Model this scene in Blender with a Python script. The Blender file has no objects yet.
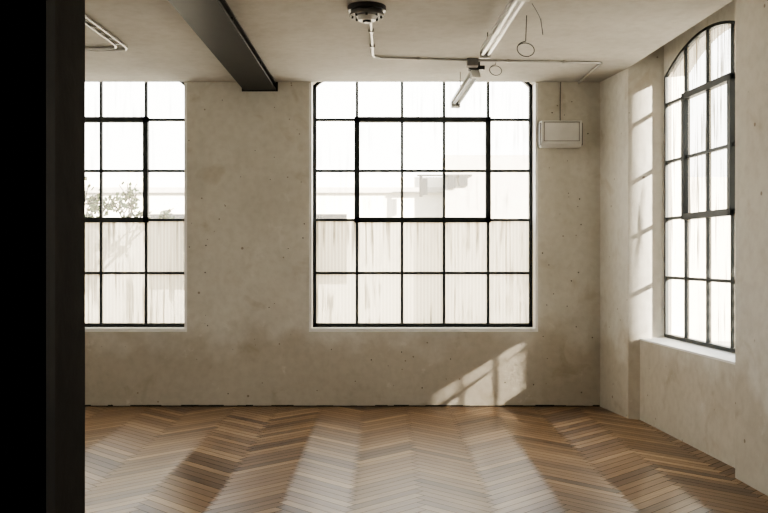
import bpy, bmesh, math, random
from mathutils import Vector, Matrix
random.seed(7)
scn=bpy.context.scene
scn.view_settings.view_transform='AgX'
try: scn.view_settings.look='AgX - Medium High Contrast'
except Exception: pass
scn.view_settings.exposure=1.0

# ---------------------------------------------------------------- helpers
def new_mat(name):
    m=bpy.data.materials.new(name); m.use_nodes=True
    nt=m.node_tree; nt.nodes.clear()
    out=nt.nodes.new('ShaderNodeOutputMaterial')
    return m,nt,out
def N(nt,t,**kw):
    n=nt.nodes.new(t)
    for k,v in kw.items(): setattr(n,k,v)
    return n
def ramp(nt,fac,stops):
    r=N(nt,'ShaderNodeValToRGB')
    e=r.color_ramp.elements
    e[0].position,e[0].color=stops[0][0],(*stops[0][1],1)
    e[1].position,e[1].color=stops[-1][0],(*stops[-1][1],1)
    for p,c in stops[1:-1]:
        x=e.new(p); x.color=(*c,1)
    nt.links.new(fac,r.inputs[0]); return r.outputs[0]
def simple(name,col,rough=.5,metal=0,noise=.15):
    m,nt,out=new_mat(name)
    p=N(nt,'ShaderNodeBsdfPrincipled')
    g=N(nt,'ShaderNodeNewGeometry'); n=N(nt,'ShaderNodeTexNoise'); n.inputs['Scale'].default_value=9; n.inputs['Detail'].default_value=5
    nt.links.new(g.outputs['Position'],n.inputs['Vector'])
    a=tuple(c*(1-noise) for c in col); b=tuple(min(1,c*(1+noise)) for c in col)
    nt.links.new(ramp(nt,n.outputs[0],[(.3,a),(.7,b)]),p.inputs['Base Color'])
    p.inputs['Roughness'].default_value=rough; p.inputs['Metallic'].default_value=metal
    nt.links.new(p.outputs[0],out.inputs[0]); return m
def plaster(name,dark,mid,light,specks=True,stain=True):
    m,nt,out=new_mat(name); L=nt.links
    p=N(nt,'ShaderNodeBsdfPrincipled'); p.inputs['Roughness'].default_value=.9; p.inputs['Specular IOR Level'].default_value=.2
    g=N(nt,'ShaderNodeNewGeometry'); pos=g.outputs['Position']
    n=N(nt,'ShaderNodeTexNoise'); n.inputs['Scale'].default_value=1.1; n.inputs['Detail'].default_value=9; n.inputs['Roughness'].default_value=.62
    L.new(pos,n.inputs['Vector'])
    c=ramp(nt,n.outputs[0],[(.3,dark),(.5,mid),(.72,light)])
    n2=N(nt,'ShaderNodeTexNoise'); n2.inputs['Scale'].default_value=14; n2.inputs['Detail'].default_value=6
    L.new(pos,n2.inputs['Vector'])
    c2=ramp(nt,n2.outputs[0],[(.3,(.89,.88,.87)),(.6,(1,1,1))])
    mx=N(nt,'ShaderNodeMixRGB',blend_type='MULTIPLY'); mx.inputs[0].default_value=.8
    L.new(c,mx.inputs[1]); L.new(c2,mx.inputs[2]); col=mx.outputs[0]
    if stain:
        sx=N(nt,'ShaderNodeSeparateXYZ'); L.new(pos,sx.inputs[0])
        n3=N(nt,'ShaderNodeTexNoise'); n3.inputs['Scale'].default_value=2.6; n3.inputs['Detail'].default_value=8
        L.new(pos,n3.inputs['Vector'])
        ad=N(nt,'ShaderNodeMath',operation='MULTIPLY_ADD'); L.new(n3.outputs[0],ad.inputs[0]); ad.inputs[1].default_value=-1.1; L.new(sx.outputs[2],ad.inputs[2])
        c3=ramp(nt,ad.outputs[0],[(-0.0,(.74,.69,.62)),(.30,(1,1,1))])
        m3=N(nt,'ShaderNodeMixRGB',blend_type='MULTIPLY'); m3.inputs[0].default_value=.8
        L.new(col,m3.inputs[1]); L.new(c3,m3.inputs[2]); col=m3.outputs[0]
        n5=N(nt,'ShaderNodeTexNoise'); n5.inputs['Scale'].default_value=3.1; n5.inputs['Detail'].default_value=4; n5.inputs['Distortion'].default_value=.8
        L.new(pos,n5.inputs['Vector'])
        c5=ramp(nt,n5.outputs[0],[(.61,(1,1,1)),(.73,(.80,.76,.70))])
        m5=N(nt,'ShaderNodeMixRGB',blend_type='MULTIPLY'); m5.inputs[0].default_value=.75
        L.new(col,m5.inputs[1]); L.new(c5,m5.inputs[2]); col=m5.outputs[0]
        n6=N(nt,'ShaderNodeTexNoise'); n6.inputs['Scale'].default_value=4.3; n6.inputs['Detail'].default_value=7; n6.inputs['Roughness'].default_value=.7
        mp6=N(nt,'ShaderNodeMapping'); mp6.inputs['Location'].default_value=(7,3,5); L.new(pos,mp6.inputs[0]); L.new(mp6.outputs[0],n6.inputs['Vector'])
        f6=ramp(nt,n6.outputs[0],[(.62,(0,0,0)),(.68,(.3,.3,.3))])
        m6=N(nt,'ShaderNodeMixRGB'); L.new(f6,m6.inputs[0]); L.new(col,m6.inputs[1]); m6.inputs[2].default_value=(.76,.735,.68,1); col=m6.outputs[0]
    if specks:
        for sc,th,of in ((3.2,.035,0),(6.5,.045,11)):
            v=N(nt,'ShaderNodeTexVoronoi'); v.inputs['Scale'].default_value=sc
            mp=N(nt,'ShaderNodeMapping'); mp.inputs['Location'].default_value=(of,of,of); L.new(pos,mp.inputs[0]); L.new(mp.outputs[0],v.inputs['Vector'])
            c4=ramp(nt,v.outputs['Distance'],[(th,(.38,.33,.28)),(th*1.4,(1,1,1))])
            m4=N(nt,'ShaderNodeMixRGB',blend_type='MULTIPLY'); m4.inputs[0].default_value=.75
            L.new(col,m4.inputs[1]); L.new(c4,m4.inputs[2]); col=m4.outputs[0]
    L.new(col,p.inputs['Base Color'])
    b=N(nt,'ShaderNodeBump'); b.inputs['Strength'].default_value=.2; b.inputs['Distance'].default_value=.015
    L.new(n2.outputs[0],b.inputs['Height']); L.new(b.outputs[0],p.inputs['Normal'])
    L.new(p.outputs[0],out.inputs[0]); return m

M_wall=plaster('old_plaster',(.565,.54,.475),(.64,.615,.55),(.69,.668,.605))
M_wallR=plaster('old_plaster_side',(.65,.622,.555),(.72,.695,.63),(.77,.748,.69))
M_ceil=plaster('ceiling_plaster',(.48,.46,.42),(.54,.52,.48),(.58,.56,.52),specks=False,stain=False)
M_reveal=simple('white_reveal_paint',(.86,.85,.82),.6,0,.03)
M_dark=simple('dark_partition_paint',(.010,.009,.008),.85,0,.4)  # shade of the unlit near room put into the colour
M_jamb=plaster('dark_jamb_plaster',(.022,.019,.015),(.030,.026,.021),(.041,.036,.029),specks=False,stain=False)  # plaster colour darkened to carry the shade on the jamb
M_steel=simple('painted_dark_steel',(.014,.013,.012),.5,.2,.3)
M_frame=simple('window_frame_paint',(.010,.014,.014),.5,.1,.3)
M_white=simple('white_enamel',(.62,.61,.58),.35,0,.05)
M_grey=simple('grey_plastic',(.14,.135,.125),.5,0,.1)
M_cond=simple('conduit_galvanised',(.42,.41,.39),.4,.6,.15)
M_black=simple('black_plastic',(.012,.012,.012),.4,0,.1)
M_gap=simple('floor_edge_gap',(.02,.016,.012),.9,0,.4)

def tube_mat():
    m,nt,out=new_mat('fluorescent_tube_glass')
    p=N(nt,'ShaderNodeBsdfPrincipled'); p.inputs['Base Color'].default_value=(.9,.92,.92,1); p.inputs['Roughness'].default_value=.15
    nt.links.new(p.outputs[0],out.inputs[0]); return m
M_tube=tube_mat()

def glass_mat(name,zsplit,axis,frost_hi,frost_lo,ca,cb):
    m,nt,out=new_mat(name); L=nt.links
    g=N(nt,'ShaderNodeNewGeometry'); pos=g.outputs['Position']
    sx=N(nt,'ShaderNodeSeparateXYZ'); L.new(pos,sx.inputs[0])
    lt=N(nt,'ShaderNodeMath',operation='LESS_THAN'); L.new(sx.outputs[2],lt.inputs[0]); lt.inputs[1].default_value=zsplit
    mp=N(nt,'ShaderNodeMapping'); mp.inputs['Scale'].default_value=(30,30,1.3); L.new(pos,mp.inputs[0])
    n=N(nt,'ShaderNodeTexNoise'); n.inputs['Scale'].default_value=1; n.inputs['Detail'].default_value=4; L.new(mp.outputs[0],n.inputs['Vector'])
    st=ramp(nt,n.outputs[0],[(.50,(0,0,0)),(.66,(1,1,1))])
    n2=N(nt,'ShaderNodeTexNoise'); n2.inputs['Scale'].default_value=1.8; n2.inputs['Detail'].default_value=5; L.new(pos,n2.inputs['Vector'])
    mrz=N(nt,'ShaderNodeMapRange'); L.new(sx.outputs[2],mrz.inputs[0]); mrz.inputs[1].default_value=1.33; mrz.inputs[2].default_value=1.88; mrz.inputs[3].default_value=0; mrz.inputs[4].default_value=.22
    gz=N(nt,'ShaderNodeMath',operation='MULTIPLY'); L.new(mrz.outputs[0],gz.inputs[0]); L.new(lt.outputs[0],gz.inputs[1])
    sm=N(nt,'ShaderNodeMath',operation='ADD'); L.new(n2.outputs[0],sm.inputs[0]); L.new(gz.outputs[0],sm.inputs[1])
    cl=ramp(nt,sm.outputs[0],[(.45,(0,0,0)),(.70,(1,1,1))])
    mul=N(nt,'ShaderNodeMath',operation='MULTIPLY'); L.new(st,mul.inputs[0]); L.new(cl,mul.inputs[1])
    mr=N(nt,'ShaderNodeMapRange'); L.new(lt.outputs[0],mr.inputs[0]); mr.inputs[3].default_value=frost_hi; mr.inputs[4].default_value=frost_lo
    ad=N(nt,'ShaderNodeMath',operation='MULTIPLY_ADD',use_clamp=True); L.new(mul.outputs[0],ad.inputs[0]); ad.inputs[1].default_value=.6; L.new(mr.outputs[0],ad.inputs[2])
    rb=N(nt,'ShaderNodeMath',operation='SINE'); rm=N(nt,'ShaderNodeMath',operation='MULTIPLY'); L.new(sx.outputs[axis],rm.inputs[0]); rm.inputs[1].default_value=2*math.pi/.035; L.new(rm.outputs[0],rb.inputs[0])
    rc=ramp(nt,rb.outputs[0],[(0,ca),(1,cb)])
    dirt=N(nt,'ShaderNodeMixRGB'); L.new(mul.outputs[0],dirt.inputs[0]); L.new(rc,dirt.inputs[1]); dirt.inputs[2].default_value=(.10,.085,.06,1)
    tl=N(nt,'ShaderNodeBsdfTranslucent'); L.new(dirt.outputs[0],tl.inputs[0])
    tr=N(nt,'ShaderNodeBsdfTransparent'); tr.inputs[0].default_value=(.95,.95,.93,1)
    mx=N(nt,'ShaderNodeMixShader'); L.new(ad.outputs[0],mx.inputs[0]); L.new(tr.outputs[0],mx.inputs[1]); L.new(tl.outputs[0],mx.inputs[2])
    gl=N(nt,'ShaderNodeBsdfGlossy'); gl.inputs['Roughness'].default_value=.15
    m2=N(nt,'ShaderNodeMixShader'); m2.inputs[0].default_value=.04; L.new(mx.outputs[0],m2.inputs[1]); L.new(gl.outputs[0],m2.inputs[2])
    L.new(m2.outputs[0],out.inputs[0]); return m
M_glass=glass_mat('dirty_ribbed_glass_back',1.873,0,.24,.90,(.30,.26,.19),(.38,.333,.25))
M_glassR=glass_mat('dirty_ribbed_glass_side',9.0,1,.45,.45,(.20,.175,.135),(.26,.228,.178))

def bm_prism(bm,poly,axis_vec,mat=0):
    a=[bm.verts.new(p) for p in poly]; b=[bm.verts.new(Vector(p)+Vector(axis_vec)) for p in poly]
    n=len(a); fs=[bm.faces.new(a[::-1]),bm.faces.new(b)]
    for i in range(n): fs.append(bm.faces.new((a[i],a[(i+1)%n],b[(i+1)%n],b[i])))
    for f in fs: f.material_index=mat
    return fs
def bm_box(bm,x0,x1,y0,y1,z0,z1,mat=0):
    return bm_prism(bm,[(x0,y0,z0),(x1,y0,z0),(x1,y1,z0),(x0,y1,z0)],(0,0,z1-z0),mat)
def finish(bm,name,mats,smooth=False,bevel=0,parent=None):
    bmesh.ops.recalc_face_normals(bm,faces=bm.faces)
    me=bpy.data.meshes.new(name); bm.to_mesh(me); bm.free()
    for m in mats: me.materials.append(m)
    o=bpy.data.objects.new(name,me); scn.collection.objects.link(o)
    if smooth:
        for p in me.polygons: p.use_smooth=True
    if bevel:
        b=o.modifiers.new('bev','BEVEL'); b.width=bevel; b.segments=2; b.limit_method='ANGLE'
    if parent: o.parent=parent
    return o
def bm_cyl(bm,p0,p1,r,seg=16,mat=0,r2=None):
    p0=Vector(p0);p1=Vector(p1);d=p1-p0
    q=d.to_track_quat('Z','Y'); r2=r if r2 is None else r2
    mtx=Matrix.Translation((p0+p1)/2)@q.to_matrix().to_4x4()
    res=bmesh.ops.create_cone(bm,cap_ends=True,segments=seg,radius1=r,radius2=r2,depth=d.length,matrix=mtx)
    for v in res['verts']:
        for f in v.link_faces: f.material_index=mat
def tube_curve(name,pts,r,mat,cyclic=False,parent=None,bez=False):
    cu=bpy.data.curves.new(name,'CURVE'); cu.dimensions='3D'; cu.bevel_depth=r; cu.bevel_resolution=3
    s=cu.splines.new('NURBS' if bez else 'POLY'); s.points.add(len(pts)-1)
    for i,p in enumerate(pts): s.points[i].co=(*p,1)
    s.use_cyclic_u=cyclic
    if bez: s.order_u=3; s.use_endpoint_u=True
    cu.materials.append(mat)
    o=bpy.data.objects.new(name,cu); scn.collection.objects.link(o)
    if parent: o.parent=parent
    return o

H=3.245; TOP=3.9; YB=9.0; XL=-4.6
# ---------------------------------------------------------------- back wall
bm=bmesh.new()
T=.36; A=(0,T,0)
def wbox(x0,x1,z0,z1): bm_box(bm,x0,x1,YB,YB+T,z0,z1)
w1=(-4.24,-1.99); w2=(-.73,1.52); Zs=.775
wbox(XL-.3,w1[0],0,TOP); wbox(w1[1],w2[0],0,TOP); wbox(w2[1],2.75,0,TOP)
def arch_back(w,u):
    c=(w[0]+w[1])/2; h=(w[1]-w[0])/2
    return 3.235+.24*(1-min(1,abs((u-c)/h))**5)
for w in (w1,w2):
    wbox(w[0],w[1],0,Zs)
    n=30
    for i in range(n):
        a=w[0]+(w[1]-w[0])*i/n; b=w[0]+(w[1]-w[0])*(i+1)/n
        bm_prism(bm,[(a,YB,arch_back(w,a)),(b,YB,arch_back(w,b)),(b,YB,TOP),(a,YB,TOP)],A)
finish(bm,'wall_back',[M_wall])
k=0
for w in (w1,w2):
    k+=1
    bm=bmesh.new(); t=.006
    bm_box(bm,w[0]-.02,w[0]+t,YB-.003,YB+.17,Zs,3.235); bm_box(bm,w[1]-t,w[1]+.02,YB-.003,YB+.17,Zs,3.235)
    bm_box(bm,w[0]-.02,w[1]+.02,YB-.006,YB+.17,Zs-.028,Zs+.006)
    finish(bm,'trim_%d'%k,[M_reveal])

# ---------------------------------------------------------------- windows
def make_window(name,org,u,nrm,W,verts,hors,case,arch,glass,z0,bar=.026,outer=.04):
    bm=bmesh.new(); u=Vector((u[0],u[1],0)).normalized(); nn=Vector((nrm[0],nrm[1],0)).normalized(); o=Vector((org[0],org[1],0))
    def P(a,z,d=0): return o+u*a+nn*d+Vector((0,0,z))
    def bar_box(a0,a1,za,zb,d0,d1,mat=0):
        bm_prism(bm,[P(a0,za,d0),P(a1,za,d0),P(a1,zb,d0),P(a0,zb,d0)],nn*(d1-d0),mat)
    bar_box(0,outer,z0,arch(0)+.02,-.03,.025); bar_box(W-outer,W,z0,arch(W)+.02,-.03,.025); bar_box(0,W,z0,z0+outer,-.03,.025)
    n=30
    for i in range(n):
        a=W*i/n;b=W*(i+1)/n
        bm_prism(bm,[P(a,arch(a)-outer,-.03),P(b,arch(b)-outer,-.03),P(b,arch(b),-.03),P(a,arch(a),-.03)],nn*.055)
    for v in verts: bar_box(v-bar/2,v+bar/2,z0,arch(v)-.01,-.018,.018)
    for h in hors: bar_box(0,W,h-bar/2,h+bar/2,-.016,.016)
    c0,c1,h0,h1=case; e=.052
    bar_box(c0-e/2,c0+e/2,h0-e/2,h1+e/2,-.02,.04); bar_box(c1-e/2,c1+e/2,h0-e/2,h1+e/2,-.02,.04)
    bar_box(c0-e/2,c1+e/2,h0-e/2,h0+e/2,-.02,.04); bar_box(c0-e/2,c1+e/2,h1-e/2,h1+e/2,-.02,.04)
    for i in range(n):
        a=W*i/n;b=W*(i+1)/n
        f=bm.faces.new([bm.verts.new(P(a,z0+.01)),bm.verts.new(P(b,z0+.01)),bm.verts.new(P(b,arch(b)-.01)),bm.verts.new(P(a,arch(a)-.01))]); f.material_index=1
    return finish(bm,name,[M_frame,glass])
Yw=YB+.2
hz=[2.896,2.374,1.873,1.331]
vx=[-.276,.184,.613,1.063]
make_window('window_1',(w2[0],Yw),(1,0),(0,-1),w2[1]-w2[0],[x-w2[0] for x in vx],hz,(vx[0]-w2[0],vx[3]-w2[0],1.873,2.896),lambda a:arch_back(w2,w2[0]+a),M_glass,Zs+.004)
vl=[-2.43,-2.89,-3.35,-3.80]
make_window('window_2',(w1[0],Yw),(1,0),(0,-1),w1[1]-w1[0],[x-w1[0] for x in vl],hz,(vl[3]-w1[0],vl[0]-w1[0],1.873,2.896),lambda a:arch_back(w1,w1[0]+a),M_glass,Zs+.004)

# ---------------------------------------------------------------- right wall
XO=2.76
R0=Vector((2.56,8.14)); R1=Vector((2.694,6.425)); RW=(R1-R0).length; ru=(R1-R0).normalized(); rn=Vector((-ru.y,ru.x))
if rn.x>0: rn=-rn
def rarch(a): return 3.13+.23*(1-((a-RW/2)/(RW/2))**2)
bm=bmesh.new()
def plan(poly,z0,z1,mat=0): return bm_prism(bm,[(x,y,z0) for x,y in poly],(0,0,z1-z0),mat)
plan([(2.16,YB),(2.26,8.33),(2.56,8.14),(XO,8.14),(XO,YB)],0,TOP)
plan([(2.38,6.10),(2.694,6.425),(XO,6.425),(2.98,-2.2),(2.80,-2.2)],0,TOP)
plan([(2.352,8.272),(2.507,6.10),(2.60,6.3),(2.694,6.425),(XO,6.425),(XO,8.14),(2.56,8.14)],0,.735)
n=20; out3=Vector((-rn.x,-rn.y,0))*.22
for i in range(n):
    a=RW*i/n;b=RW*(i+1)/n; pa=R0+ru*a; pb=R0+ru*b
    s=Vector((rn.x,rn.y,0))*.03
    bm_prism(bm,[Vector((pa.x,pa.y,rarch(a)-.005))+s,Vector((pb.x,pb.y,rarch(b)-.005))+s,Vector((pb.x,pb.y,TOP))+s,Vector((pa.x,pa.y,TOP))+s],out3)
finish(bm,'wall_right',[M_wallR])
bm=bmesh.new()
zs1=.772
lo=[(2.345,8.262),(2.499,6.12),(2.69,6.43),(XO-.01,6.44),(XO-.01,8.13),(2.56,8.135)]
zt=[.748,.752,zs1,zs1,zs1,zs1]
a=[bm.verts.new((x,y,.734)) for x,y in lo]; b=[bm.verts.new((x,y,z)) for (x,y),z in zip(lo,zt)]
bm.faces.new(a[::-1]); bm.faces.new(b)
for i in range(6): bm.faces.new((a[i],a[(i+1)%6],b[(i+1)%6],b[i]))
bmesh.ops.triangulate(bm,faces=[f for f in bm.faces if len(f.verts)>4])
finish(bm,'trim_3',[M_reveal])
c=RW/4
make_window('window_3',R0,ru,rn,RW,[c,2*c,3*c],[2.87,2.35,1.84,1.31],(c,3*c,1.84,2.87),rarch,M_glassR,.772,outer=.030)

# left wall with an unseen window added to bring in side light
bm=bmesh.new()
LW=[(4.2,6.45)]
for y0,y1 in ((-2.2,4.2),(6.45,YB)): bm_box(bm,XL-.3,XL,y0,y1,0,TOP)
for y0,y1 in LW: bm_box(bm,XL-.3,XL,y0,y1,0,Zs); bm_box(bm,XL-.3,XL,y0,y1,3.2,TOP)
finish(bm,'wall_left',[M_wall])
for i,(y0,y1) in enumerate(LW):
    W=y1-y0
    make_window('window_%d'%(4+i),(XL-.2,y0),(0,1),(1,0),W,[.45,.9,1.35,1.8],hz,(.45,1.8,1.873,2.896),lambda a:3.2,M_glassR,Zs)
bm=bmesh.new(); bm_box(bm,XL-.3,2.96,-2.5,-2.2,0,TOP); finish(bm,'wall_rear',[M_dark])
bm=bmesh.new()
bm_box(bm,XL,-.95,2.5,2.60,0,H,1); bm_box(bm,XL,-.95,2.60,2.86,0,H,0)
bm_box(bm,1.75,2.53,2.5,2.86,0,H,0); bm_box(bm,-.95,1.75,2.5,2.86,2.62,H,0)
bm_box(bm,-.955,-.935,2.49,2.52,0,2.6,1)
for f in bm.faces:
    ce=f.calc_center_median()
    if ce.y<2.505: f.material_index=1  # camera-facing side takes the shade colour
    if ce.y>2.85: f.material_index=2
finish(bm,'wall_partition',[M_jamb,M_dark,M_wall])
bm=bmesh.new()
bm_prism(bm,[(XL,-2.2,H),(2.80,-2.2,H),(2.38,6.10,H),(2.26,8.33,H),(2.16,YB,H),(XL,YB,H)],(0,0,.12))
finish(bm,'ceiling',[M_ceil])
bm=bmesh.new(); bm_box(bm,XL-.3,3.0,-2.5,YB+T,TOP,TOP+.2); finish(bm,'roof_slab',[M_dark])

# ---------------------------------------------------------------- floor
def wood():
    m,nt,out=new_mat('herringbone_oak'); L=nt.links
    p=N(nt,'ShaderNodeBsdfPrincipled')
    at=N(nt,'ShaderNodeAttribute',attribute_name='tone')
    uv=N(nt,'ShaderNodeUVMap',uv_map='UVMap')
    base=ramp(nt,at.outputs['Fac'],[(0,(.115,.060,.028)),(.35,(.205,.118,.058)),(.7,(.295,.178,.092)),(1,(.41,.27,.15))])
    mp=N(nt,'ShaderNodeMapping'); mp.inputs['Scale'].default_value=(3,60,1); L.new(uv.outputs[0],mp.inputs[0])
    n=N(nt,'ShaderNodeTexNoise'); n.inputs['Scale'].default_value=1.2; n.inputs['Detail'].default_value=6; n.inputs['Roughness'].default_value=.6; n.inputs['Distortion'].default_value=.6
    L.new(mp.outputs[0],n.inputs['Vector'])
    gr=ramp(nt,n.outputs[0],[(.3,(.58,.52,.46)),(.55,(1,1,1)),(.75,(1.0,1.0,1.0))])
    mx=N(nt,'ShaderNodeMixRGB',blend_type='MULTIPLY'); mx.inputs[0].default_value=.85; L.new(base,mx.inputs[1]); L.new(gr,mx.inputs[2])
    L.new(mx.outputs[0],p.inputs['Base Color'])
    p.inputs['Roughness'].default_value=.33; p.inputs['Anisotropic'].default_value=.80; p.inputs['Specular IOR Level'].default_value=1.0
    tg=N(nt,'ShaderNodeTangent',direction_type='UV_MAP',uv_map='UVMap'); L.new(tg.outputs[0],p.inputs['Tangent'])
    b=N(nt,'ShaderNodeBump'); b.inputs['Strength'].default_value=.12; b.inputs['Distance'].default_value=.004
    L.new(n.outputs[0],b.inputs['Height']); L.new(b.outputs[0],p.inputs['Normal'])
    L.new(p.outputs[0],out.inputs[0]); return m
M_wood=wood()
bm=bmesh.new(); uvl=bm.loops.layers.uv.new('UVMap'); tl=bm.faces.layers.float.new('tone')
PW=.075; PL=.60; s2=math.sqrt(.5); g=.002
X0=-1.02; Y0=3.0
def rot(x,y): return (X0+(x-y)*s2, Y0+(x+y)*s2)
def plank(x0,y0,lx,ly):
    cx,cy=rot(x0+lx/2,y0+ly/2)
    if cx<XL-.3 or cx>2.75 or cy<-2.6 or cy>YB+.25: return
    c=[(x0+g,y0+g),(x0+lx-g,y0+g),(x0+lx-g,y0+ly-g),(x0+g,y0+ly-g)]
    ro=random.random()*50; rv=random.random()*50
    vs=[]
    for q in c:
        X,Y=rot(*q); vs.append(bm.verts.new((X,Y,0)))
    f=bm.faces.new(vs)
    f[tl]=min(1,max(0,random.gauss(.5,.28)))
    for l,q in zip(f.loops,c):
        if lx>ly: l[uvl].uv=((q[0]-x0)+ro,(q[1]-y0)+rv)
        else: l[uvl].uv=((q[1]-y0)+ro,-(q[0]-x0)+rv)
for i in range(-100,130):
    for j in range(-9,10):
        ox=i*PW+j*PL; oy=i*PW-j*PL
        plank(ox,oy,PL,PW); plank(ox,oy+PW,PW,PL)
bmesh.ops.bisect_plane(bm,geom=bm.verts[:]+bm.edges[:]+bm.faces[:],plane_co=(0,YB,0),plane_no=(0,1,0),clear_outer=True)
bmesh.ops.bisect_plane(bm,geom=bm.verts[:]+bm.edges[:]+bm.faces[:],plane_co=(XL,0,0),plane_no=(-1,0,0),clear_outer=True)
for f in bm.faces: f.normal_update()
for f in bm.faces:
    if f.normal.z<0: f.normal_flip()
bm_box(bm,XL-.3,2.9,-2.5,YB+T,-.15,-.002,1)
me=bpy.data.meshes.new('floor'); bm.to_mesh(me); bm.free(); me.materials.append(M_wood); me.materials.append(M_gap)
fo=bpy.data.objects.new('floor',me); scn.collection.objects.link(fo)

bm=bmesh.new()
x=XL
while x<2.15:
    w=random.uniform(.05,.2); h=random.uniform(.006,.018); x2=min(x+w,2.155)
    bm_box(bm,x,x2,YB-.006,YB-.0005,.001,h); x=x2
finish(bm,'baseboard_back',[M_gap])  # dark boxes standing in for the grimy gap along the wall foot

# ---------------------------------------------------------------- steel ceiling beam
bm=bmesh.new()
bm_box(bm,-1.40,-1.08,.5+2.4,YB-.002,3.160,3.180)
bm_box(bm,-1.27,-1.21,2.9,YB-.002,3.180,3.232)
bm_box(bm,-1.40,-1.08,2.9,YB-.002,3.230,H-.001)
for y in [3.5,5.0,6.5,8.0]:
    bm_box(bm,-1.39,-1.09,y,y+.012,3.180,3.231)
bm_box(bm,-1.42,-1.06,YB-.012,YB-.001,3.150,H-.001)
finish(bm,'steel_ceiling_beam',[M_steel])

# ---------------------------------------------------------------- ceiling services
bm=bmesh.new()
cx,cy=-.12,6.28
bm_cyl(bm,(cx,cy,H-.001),(cx,cy,H-.035),.135,32,0)
bm_cyl(bm,(cx,cy,H-.034),(cx,cy,H-.07),.11,32,1,.125)
bm_cyl(bm,(cx,cy,H-.069),(cx,cy,H-.10),.075,32,2,.06)
bm_cyl(bm,(cx,cy,H-.099),(cx,cy,H-.115),.03,24,0)
for a in range(8):
    an=a*math.pi/4
    bm_box(bm,cx+.1*math.cos(an)-.008,cx+.1*math.cos(an)+.008,cy+.1*math.sin(an)-.008,cy+.1*math.sin(an)+.008,H-.085,H-.06,0)
finish(bm,'smoke_detector',[M_black,M_grey,M_white],bevel=.003)

e=bpy.data.objects.new('electrical_conduit',None); scn.collection.objects.link(e)
zc=H-.013
tube_curve('conduit_run',[(-.10,6.40,zc),(-.095,7.74,zc),(-.08,7.80,zc),(-.03,7.84,zc),(.763,7.95,zc),(1.90,8.04,zc),(1.95,8.07,zc),(1.95,8.12,zc),(1.94,8.97,zc)],.011,M_cond,parent=e)
bm=bmesh.new()
for p in [(-.098,6.9,0),(-.096,7.4,0)]: bm_box(bm,p[0]-.022,p[0]+.022,p[1]-.01,p[1]+.01,H-.027,H-.001)
for p in [(.3,7.886,0),(1.1,7.977,0),(1.6,8.016,0)]: bm_box(bm,p[0]-.01,p[0]+.01,p[1]-.022,p[1]+.022,H-.027,H-.001)
finish(bm,'saddle_clips',[M_cond],parent=e)
bm=bmesh.new(); bm_box(bm,.73,.83,7.90,7.99,H-.07,H-.001); finish(bm,'junction_box',[M_grey],bevel=.004,parent=e)

e=bpy.data.objects.new('ceiling_cable_track',None); scn.collection.objects.link(e)
for off,nm in ((0,'rail_outer'),(.07,'rail_inner')):
    tube_curve(nm,[(-2.17-off,5.6,zc),(-2.13-off,7.45-off,zc),(-2.16-off,7.53-off,zc),(-2.25-off,7.56-off,zc),(-3.4,7.60-off,zc)],.011,M_cond,parent=e)
bm=bmesh.new()
for i in range(10):
    y=5.7+i*.18; x=-2.17+(y-5.6)*.0216
    bm_box(bm,x-.08,x+.01,y,y+.015,zc-.004,zc+.004)
finish(bm,'rungs',[M_cond],parent=e)

def batten(p0,p1,name,width=.085):
    p0=Vector(p0);p1=Vector(p1);d=(p1-p0);L=d.length
    q=d.to_track_quat('Y','Z'); M=Matrix.Translation(p0)@q.to_matrix().to_4x4()
    bm=bmesh.new()
    w=width/2
    bm_prism(bm,[(-w,0,.0),(-w*.55,0,.05),(w*.55,0,.05),(w,0,.0)],(0,L,0),0)
    bm_box(bm,-w,w,-.004,.03,-.05,.0,0); bm_box(bm,-w,w,L-.03,L+.004,-.05,.0,0)
    for sx in (-.022,.022):
        bm_cyl(bm,(sx,.03,-.025),(sx,L-.03,-.025),.013,16,1)
        bm_cyl(bm,(sx,.02,-.025),(sx,.06,-.025),.0145,16,2); bm_cyl(bm,(sx,L-.06,-.025),(sx,L-.02,-.025),.0145,16,2)
    bmesh.ops.transform(bm,matrix=M,verts=bm.verts)
    return finish(bm,name,[M_white,M_tube,M_grey])
def fixture(p0,p1,rods):
    e=bpy.data.objects.new('fluorescent_light_fixture',None); scn.collection.objects.link(e)
    o=batten(p0,p1,'batten'); o.parent=e
    for i,(a,b) in enumerate(rods):
        tube_curve('hanger_rod_%d'%(i+1),[a,b],.004,M_black,parent=e)
    return e
fixture((.86,5.55,3.13),(.80,7.15,3.12),[((.856,5.8,H-.002),(.855,5.8,3.17)),((.805,7.0,H-.002),(.805,7.0,3.165))])
e=fixture((.82,8.06,3.15),(.68,8.64,2.97),[((.72,8.5,H-.002),(.72,8.5,3.04))])
bm=bmesh.new(); bm_box(bm,.76,.90,8.03,8.12,3.17,3.205,0); bm_box(bm,.80,.86,8.05,8.10,3.204,H-.001,0); finish(bm,'mounting_bracket',[M_black],bevel=.003,parent=e)

def loop(cx,cy,cz,r,tilt,nm,tail):
    pts=[tail]
    pts.append((cx,cy,cz+r*1.15))
    for i in range(28):
        a=math.pi/2+i/24*2*math.pi
        pts.append((cx+r*math.cos(a),cy+.002*i-.02+tilt*r*math.sin(a),cz+r*.9*math.sin(a)))
    tube_curve(nm,pts,.0035,M_black,bez=True)
loop(1.04,6.6,2.98+.04,.065,.4,'hanging_cable_loop',(1.03,6.5,H-.004))
loop(.995,8.02,3.16,.055,.4,'hanging_cable_loop',(.99,7.95,H-.01))
tube_curve('hanging_cable',[(1.02,6.2,H-.003),(1.10,6.35,3.20),(1.14,6.5,3.16),(1.16,6.55,3.08),(1.15,6.6,H-.003)],.003,M_black,bez=True)

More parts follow.
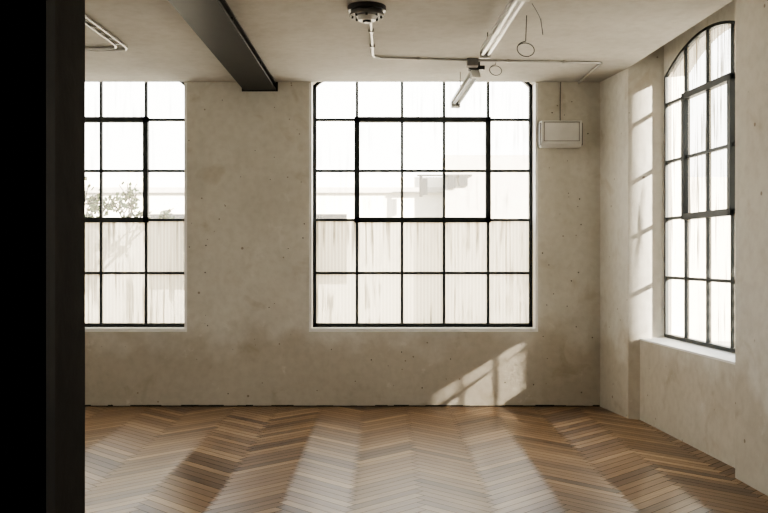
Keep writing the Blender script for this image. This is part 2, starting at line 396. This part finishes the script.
e=bpy.data.objects.new('wall_mounted_heater',None); scn.collection.objects.link(e)
bm=bmesh.new()
bm_prism(bm,[(1.55,YB-.008,2.58),(1.55,YB-.10,2.58),(1.55,YB-.14,2.62),(1.55,YB-.14,2.84),(1.55,YB-.008,2.84)],(.40,0,0),0)
finish(bm,'casing',[M_white],bevel=.006,parent=e)
bm=bmesh.new()
for (x0,x1,z0,z1) in [(1.575,1.925,2.820,2.826),(1.575,1.925,2.635,2.641),(1.575,1.581,2.635,2.826),(1.919,1.925,2.635,2.826)]:
    bm_box(bm,x0,x1,YB-.144,YB-.139,z0,z1)
bm_box(bm,1.54,1.56,YB-.12,YB-.008,2.60,2.82); bm_box(bm,1.94,1.962,YB-.12,YB-.008,2.60,2.82)
finish(bm,'grille_frame',[M_grey],parent=e)
tube_curve('power_cable',[(1.76,YB-.01,2.84),(1.76,YB-.012,3.0),(1.765,YB-.01,H-.002)],.005,M_grey,parent=e)

bm=bmesh.new()
for i in range(60):
    x=random.choice([random.uniform(-1.95,-.78),random.uniform(1.58,2.12),random.uniform(-1.9,2.1)])
    z=random.uniform(.08,.70) if -.78<x<1.58 else random.uniform(.1,3.1)
    r=random.uniform(.003,.007)
    bm_cyl(bm,(x,YB-.001,z),(x,YB-.004,z),r,8)
finish(bm,'wall_fixing_plugs',[M_gap])

# ---------------------------------------------------------------- exterior
M_fac=simple('pale_render_facade',(.55,.51,.44),.9,0,.06)
M_fac2=simple('grey_render_facade',(.30,.28,.25),.9,0,.1)
M_win=simple('facade_window_dark',(.02,.02,.02),.3,0,.1)
M_ground=simple('outside_paving',(.34,.32,.28),.9,0,.15)
M_bark=simple('bark',(.03,.025,.02),.9,0,.3)
M_leaf=simple('ivy_leaf',(.06,.085,.025),.7,0,.4)
bm=bmesh.new(); bm_box(bm,-30,30,YB+T+.01,45,-.2,-.1); bm_box(bm,2.99,30,-30,YB+T+.01,-.2,-.1); bm_box(bm,-30,XL-.31,-30,YB+T+.01,-.2,-.1); finish(bm,'ground_outside',[M_ground])
bm=bmesh.new()
bm_box(bm,-14,14,17,21,-.1,3.0,0)
bm_box(bm,1.1,2.75,16.4,17,-.1,3.35,1)
bm_box(bm,-14,1.1,16.9,17.0,2.7,2.8,1)
for x0,z0,w,h in [(-1.6,1.0,.9,1.3),(-6.4,.9,.9,1.4),(-4.4,.9,.9,1.4),(4.0,.9,.9,1.4)]:
    bm_box(bm,x0,x0+w,16.95,17.0,z0,z0+h,2)
for x0,x1,z0,z1 in [(.64,.70,2.58,2.98),(.70,.79,2.62,2.92),(1.16,1.30,2.74,2.98),(1.36,1.52,2.78,2.98)]:
    bm_box(bm,x0,x1,16.33,16.38,z0,z1,2)
bm_box(bm,.60,1.6,16.34,16.40,2.96,2.99,2)
finish(bm,'neighbouring_building',[M_fac,M_fac2,M_win])

# unseen slats and solid panels added outside to block and shape the sun
bm=bmesh.new()
X=4.2
bm_box(bm,X,X+.02,5.80,6.150,-.1,5.2)
bm_box(bm,X,X+.02,3.0,5.80,2.40,5.2)
bm_box(bm,X,X+.02,2.9,3.0,-.1,5.2)
z=-.05
while z<2.40:
    bm_box(bm,X,X+.02,3.0,5.80,z,z+.077); z+=.10
finish(bm,'slatted_yard_screen',[M_fac2])

bm=bmesh.new()
def branch(p,d,l,r,depth):
    q=p+d*l
    bm_cyl(bm,p,q,r,6,0,r*.7)
    if depth==0 or r<.003:
        for i in range(6):
            c=q-d*random.random()*l+Vector((random.uniform(-.06,.06),random.uniform(-.06,.06),random.uniform(-.06,.06)))
            a=Vector((random.uniform(-1,1),random.uniform(-1,1),random.uniform(-1,1))).normalized()*.04; b=a.orthogonal().normalized()*.026
            f=bm.faces.new([bm.verts.new(c-a),bm.verts.new(c+b),bm.verts.new(c+a),bm.verts.new(c-b)]); f.material_index=1
        return
    for i in range(random.choice([2,3])):
        nd=(d+Vector((random.uniform(-.7,.6),random.uniform(-.5,.5),random.uniform(-.45,.3)))).normalized()
        branch(q,nd,l*random.uniform(.6,.85),r*.72,depth-1)
branch(Vector((-4.10,11.5,-.1)),Vector((.05,0,1)).normalized(),.85,.04,5)
branch(Vector((-4.15,11.2,-.1)),Vector((.08,0,1)).normalized(),.7,.035,5)
me=bpy.data.meshes.new('climbing_shrub'); bm.to_mesh(me); bm.free(); me.materials.append(M_bark); me.materials.append(M_leaf)
o=bpy.data.objects.new('climbing_shrub',me); scn.collection.objects.link(o)

# ---------------------------------------------------------------- light
w=bpy.data.worlds.new('World'); scn.world=w; w.use_nodes=True; nt=w.node_tree; nt.nodes.clear()
out=nt.nodes.new('ShaderNodeOutputWorld'); bg=nt.nodes.new('ShaderNodeBackground')
tc=nt.nodes.new('ShaderNodeTexCoord'); sp=nt.nodes.new('ShaderNodeSeparateXYZ'); nt.links.new(tc.outputs['Generated'],sp.inputs[0])
r=nt.nodes.new('ShaderNodeValToRGB'); r.color_ramp.elements[0].color=(1,.97,.92,1); r.color_ramp.elements[0].position=.05
r.color_ramp.elements[1].color=(.80,.90,1,1); r.color_ramp.elements[1].position=.7
nt.links.new(sp.outputs[2],r.inputs[0]); nt.links.new(r.outputs[0],bg.inputs[0]); bg.inputs[1].default_value=5.4
nt.links.new(bg.outputs[0],out.inputs[0])
s=bpy.data.lights.new('sun','SUN'); s.energy=46; s.angle=math.radians(1.2); s.color=(1,.92,.80)
so=bpy.data.objects.new('sun',s); scn.collection.objects.link(so)
so.rotation_euler=Vector((-.88,1,-.54)).to_track_quat('-Z','Y').to_euler(); so.location=(12,-6,9)
def portal(nm,loc,dirv,sx,sy):
    l=bpy.data.lights.new(nm,'AREA'); l.shape='RECTANGLE'; l.size=sx; l.size_y=sy
    l.cycles.is_portal=True
    o=bpy.data.objects.new(nm,l); scn.collection.objects.link(o); o.location=loc
    o.rotation_euler=Vector(dirv).to_track_quat('-Z','Y').to_euler()
portal('daylight_portal',((w1[0]+w1[1])/2,YB+T+.02,2.1),(0,-1,0),2.25,2.8)
portal('daylight_portal',((w2[0]+w2[1])/2,YB+T+.02,2.1),(0,-1,0),2.25,2.8)
portal('daylight_portal',(2.93,7.28,2.1),(-1,0,0),1.75,2.8)
for y0,y1 in LW: portal('daylight_portal',(XL-.32,(y0+y1)/2,2.0),(1,0,0),2.25,2.5)

cam=bpy.data.cameras.new('camera'); co=bpy.data.objects.new('camera',cam); scn.collection.objects.link(co)
co.location=(0,0,1.5); co.rotation_euler=(math.radians(90),0,0); cam.lens=42.19; cam.sensor_width=36; cam.clip_start=.05
scn.camera=co
